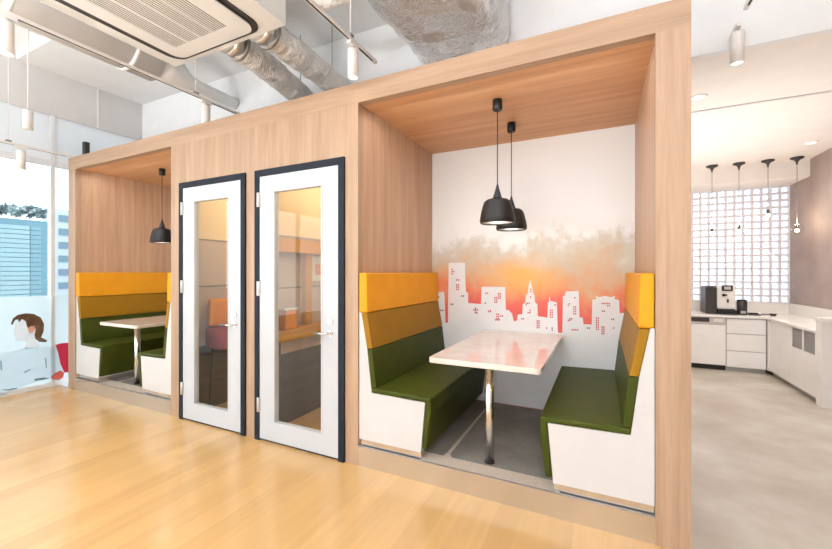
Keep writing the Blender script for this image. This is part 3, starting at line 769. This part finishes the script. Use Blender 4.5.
obj('control_panel', B(.004, xD1-xD0-.004, 0, .019, .665, zt-.004, bev=.003), 'steel', dw); obj('display', B(.03, .26, -.004, -.0, .69, .755), 'dark', dw, 'dark control strip')
obj('knob_plate', B(.31, .42, -.003, 0, .70, .745), 'worktop', dw); obj('toe_kick', B(.003, xD1-xD0-.003, .03, .05, .001, .075), 'black', dw)
du = thing('drawer_unit', 'white three drawer kitchen unit right of the dishwasher', 'cabinet', (xD1, CF, 0))
Wd = xE-xD1
obj('body', B(.003, Wd-.003, .022, .58, .06, zt), 'kwhite', du); obj('plinth', B(.003, Wd-.003, .05, .07, .001, .06), 'vent', du)
for z0, z1 in ((.065, .29), (.30, .535), (.545, zt-.012)):
    d_ = obj('drawer', B(.005, Wd-.012, 0, .020, z0, z1, bev=.002), 'kwhite', du)
    obj('grip_edge', B(.006, Wd-.013, .002, .02, z1+.0005, z1+.008), 'vent', d_)
cb = thing('base_cabinet', 'plain white base cabinet left of the dishwasher', 'cabinet', (-.6, CF, 0))
obj('body', B(0, xD0+.6-.004, .022, .58, .06, zt), 'kwhite', cb)
for k in range(3): obj('cabinet_door', B(k*.58+.005, (k+1)*.58-.003, 0, .02, .065, zt-.012, bev=.002), 'kwhite', cb)
obj('plinth', B(0, xD0+.6-.004, .05, .07, .001, .06), 'vent', cb)
# right run with convector grilles
rc = thing('window_side_cabinet', 'white low cabinet run with two grey grilles along the mauve wall', 'cabinet', (2.07, 5.56, 0))
L = CF-5.56
obj('body', B(.02, KX-2.07-.004, .003, L+.60, .06, zt), 'kwhite', rc); obj('plinth', B(.05, KX-2.07-.004, .003, L, .001, .06), 'vent', rc)
for a, c in ((.0, .62), (.625, L-.05)):
    if a == 0:
        bm = NB(); box(bm, 0, .019, a+.003, c, .065, .52); box(bm, 0, .019, a+.003, c, .755, zt-.004); 
        box(bm, 0, .019, a+.003, .03, .52, .755); box(bm, 0, .019, .285, .325, .52, .755); box(bm, 0, .019, .58, c, .52, .755)
        obj('front_panel', bm, 'kwhite', rc)
    else: obj('cabinet_door', B(0, .019, a, c, .065, zt-.004, bev=.002), 'kwhite', rc)
for a, c in ((.03, .285), (.325, .58)):
    bm = NB(); box(bm, .012, .019, a, c, .52, .755)
    for i in range(10):
        z = .53+i*.0225; box(bm, .003, .012, a+.008, c-.008, z, z+.009)
    for y in (a, c-.006): box(bm, .001, .012, y, y+.006, .52, .755)
    obj('grille', bm, 'vent', rc, 'grey louvred grille')
obj('corner_post', B(-.013, .02, L-.048, L+.03, .06, zt), 'kwhite', rc)
ep = thing('counter_end_panel', 'raised white end panel closing the low cabinet run at the right', 'panel', (2.065, 5.44, 0))
obj('panel', B(0, KX-2.063, 0, .115, .0, .90), 'kwhite', ep); obj('cap', B(-.012, KX-2.063, -.012, .118, .90, .94, bev=.003), 'worktop', ep)

# coffee machine
cm = thing('coffee_machine', 'black and silver bean to cup coffee machine on the worktop', 'coffee machine', (1.40, 7.05, CT+.001))
obj('body', B(0, .14, .0, .34, 0, .40, bev=.012), 'dark', cm, 'dark side housing'); obj('rear_housing', B(.142, .365, .12, .34, .05, .40, bev=.008), 'dark', cm)
obj('front_panel', B(.142, .365, .03, .118, .075, .42, bev=.012), 'worktop', cm, 'silver white front')
obj('display', B(.20, .33, .012, .03, .345, .428, bev=.006), 'black', cm); obj('screen', B(.225, .305, .008, .0118, .365, .41), 'steel', cm)
bm = NB(); box(bm, .205, .235, .0, .03, .265, .30); cyly(bm, .25, .0, .03, .285, .012); cyly(bm, .22, -.012, 0, .28, .006); obj('control_knob', bm, 'black', cm)
obj('spout', B(.262, .277, -.004, .028, .175, .225), 'black', cm); obj('drip_tray', B(.142, .368, -.04, .118, 0, .07, bev=.006), 'black', cm)
bm = NB(); box(bm, .02, .34, .04, .30, .401, .412); obj('bean_lid', bm, 'dark', cm)
cn = thing('canister', 'dark canister right beside the coffee machine', 'canister', (1.842, 7.10, CT+.001))
bm = NB(); lathe(bm, [(.052, 0), (.058, .01), (.062, .19), (.055, .20)]); obj('body', bm, 'dark', cn); bm = NB(); lathe(bm, [(.058, .2005), (.060, .215), (.02, .222)]); obj('lid', bm, 'black', cn)
obj('label_plate', B(-.03, .03, -.0635, -.055, .02, .06), 'vent', cn)
tr = thing('tray', 'small flat black tray on the worktop beside the canister', 'tray', (1.98, 7.10, CT+.001))
obj('base', prism_xy(NB(), rrect(-.07, .07, -.05, .05, .015), 0, .012), 'dark', tr); obj('rim', B(-.06, .06, .04, .05, .012, .03), 'dark', tr)
tw = thing('scoop', 'small dark scoop with a handle right of the black tray', 'utensil', (2.16, 7.10, CT+.001))
bm = NB(); lathe(bm, [(.03, 0), (.042, .03), (.038, .03), (.027, .006)], (.03, 0, 0)); obj('bowl', bm, 'dark', tw)
obj('handle', tube(NB(), [(-.01, 0, .02), (-.10, .0, .018)], .008), 'dark', tw)

# kitchen pendants
kp = None
for i, px in enumerate((712, 739, 768, 797)):
    x = on_y(px, 160, 6.80)[0]; drop = (.90, .88, .68, .90)[i]
    names = ('leftmost glass globe pendant over the kitchen worktop', 'second glass globe pendant from the left over the worktop', 'third glass globe pendant from the left over the worktop', 'rightmost glass globe pendant in front of the mauve wall')
    t = thing('globe_pendant', names[i], 'lamp', (x, 6.80, KZ), 'glass globe pendants over the worktop')
    bm = NB(); lathe(bm, [(.006, -.10), (.014, -.06), (.030, -.035), (.068, -.018), (.070, -.001)], n=28); obj('canopy', bm, 'dark', t)
    bm = NB(); cylz(bm, 0, 0, -drop, -.09, .004, 8); obj('cord', bm, 'grey_metal', t)
    bm = NB(); lathe(bm, [(.012, -drop-.05), (.016, -drop-.04), (.016, -drop), (.008, -drop+.01)], n=16); obj('socket', bm, 'dark', t)
    bm = NB(); lathe(bm, [(.001, -drop-.14)]+[(.075*math.sin(R(a)), -drop-.065-.075*math.cos(R(a))) for a in range(15, 170, 12)], n=28)
    obj('glass_globe', bm, 'glass', t)
    bm = NB(); lathe(bm, [(.001, -drop-.10), (.022, -drop-.09), (.024, -drop-.07), (.008, -drop-.052)], n=12); obj('bulb', bm, 'bulb', t, 'lit bulb')
for i, (x, y) in enumerate(((.76, 4.08), (2.22, 6.1))):
    t = thing('downlight', ['recessed downlight next to the booth post', 'recessed downlight near the mauve wall'][i], 'downlight', (x, y, KZ), 'recessed kitchen downlights')
    bm = NB(); lathe(bm, [(.048, -.001), (.048, -.006), (.062, -.006), (.066, -.001)], n=36); obj('ring', bm, 'spot', t)
    bm = NB(); lathe(bm, [(.001, -.004), (.047, -.004), (.047, -.001), (.001, -.001)], n=30); obj('lens', bm, 'lens', t, 'lit lens')

# ------------------------------------------------------------ light
def light(kind, name, loc, power, col=(1, 1, 1), rot=(0, 0, 0), size=.1, size2=None, spot=None, blend=.8):
    l = bpy.data.lights.new(name, kind); l.energy = power; l.color = col
    if kind == 'AREA':
        l.size = size
        if size2: l.shape = 'RECTANGLE'; l.size_y = size2
    elif kind == 'SPOT': l.spot_size = R(spot or 60); l.spot_blend = blend; l.shadow_soft_size = size
    else: l.shadow_soft_size = size
    o = bpy.data.objects.new(name, l); COL.objects.link(o); o.location = loc; o.rotation_euler = rot
    return o
warm = (1, .82, .62)
# frontal fill added behind the viewer, and daylight through the left window
light('AREA', 'front_fill', (-1.8, -9.0, 1.9), 340, (.92, .96, 1), (R(90), 0, 0), 8.2, 3.0)
light('AREA', 'daylight_left', (WX-.6, -2.6, 1.7), 200, (.90, .96, 1), (0, R(-90), 0), 2.6, 4.2)
# track spots
for x, y, z in ((-3.41, ty(206, 100, -3.41), ZK), (-3.41, .9, ZK), (-1.60, ymain, ZK), (-1.6, .4, ZK), (.81, ty(737, 30, .81), ZK)):
    light('SPOT', 'track_spot', (x, y, z-.275), 30 if x < -3 and y > 2 else 16, warm, (0, 0, 0), .08, spot=120 if x < -3 and y > 2 else 60, blend=1)
# unseen fill lights added behind the viewer, aimed up at ducts and ceiling
for x, y in ((-3.6, -.7), (-.9, -.7)):
    light('AREA', 'underside_fill', (x, y, .9), 75, (.94, .97, 1), (R(180), 0, 0), .5, .5)
for x, y in ((-4.2, -1.2), (-1.9, -1.2), (.8, -1.2)):
    light('AREA', 'ceiling_fill', (x, y, 2.95), 340, (.94, .97, 1), (R(180), 0, 0), 1.4, .5)
# phone rooms
for a, c in DF: light('POINT', 'phone_room_lamp', ((a+c)/2+.1, 3.1, 2.45), 15, (1, .84, .62), size=.08)
# fill lights added below the pendant shades to brighten the alcoves
for x, y in ((tx, 2.735), (tx, 3.21), (lx, 2.79)): light('POINT', 'pendant_fill', (x, y, ZO-.93), 2.5, (1, .95, .88), size=.05)
# fill lights added behind each alcove head, with no lamp there
for b_ in (B1, B2):
    light('AREA', 'alcove_fill', ((b_[0]+b_[1])/2, D+.10, ZO-.03), 9, (.94, .97, 1), (R(24), 0, 0), 1.6, .05)
# kitchen
light('AREA', 'daylight_blocks', (1.1, KY+.6, 1.85), 40, (.95, .97, 1), (R(-90), 0, 0), 2.8, 1.8)
light('AREA', 'kitchen_fill', (.7, 5.2, 1.6), 52, (1, .96, .92), (R(180), 0, 0), 2.4, 2.4)  # upward fill added in mid room to brighten the ceiling
for x, y, p in ((.76, 4.08, 50), (2.22, 6.1, 42), (1.4, 5.2, 110), (0, 5.6, 60)):  # only the first two hang at a modelled downlight fitting
    light('SPOT', 'kitchen_down_spot', (x, y, KZ-.02), p*1.2, (1, .96, .91), (0, 0, 0), .06, spot=150, blend=1)
for i, px in enumerate((712, 739, 768, 797)):
    x = on_y(px, 160, 6.80)[0]
    light('POINT', 'globe_glow', (x, 6.8, KZ-.88), 3, (1, .78, .55), size=.03)

w = bpy.data.worlds.new('sky'); S.world = w; w.use_nodes = True
bg = w.node_tree.nodes['Background']; bg.inputs[0].default_value = (.86, .94, 1, 1); bg.inputs[1].default_value = 2.7
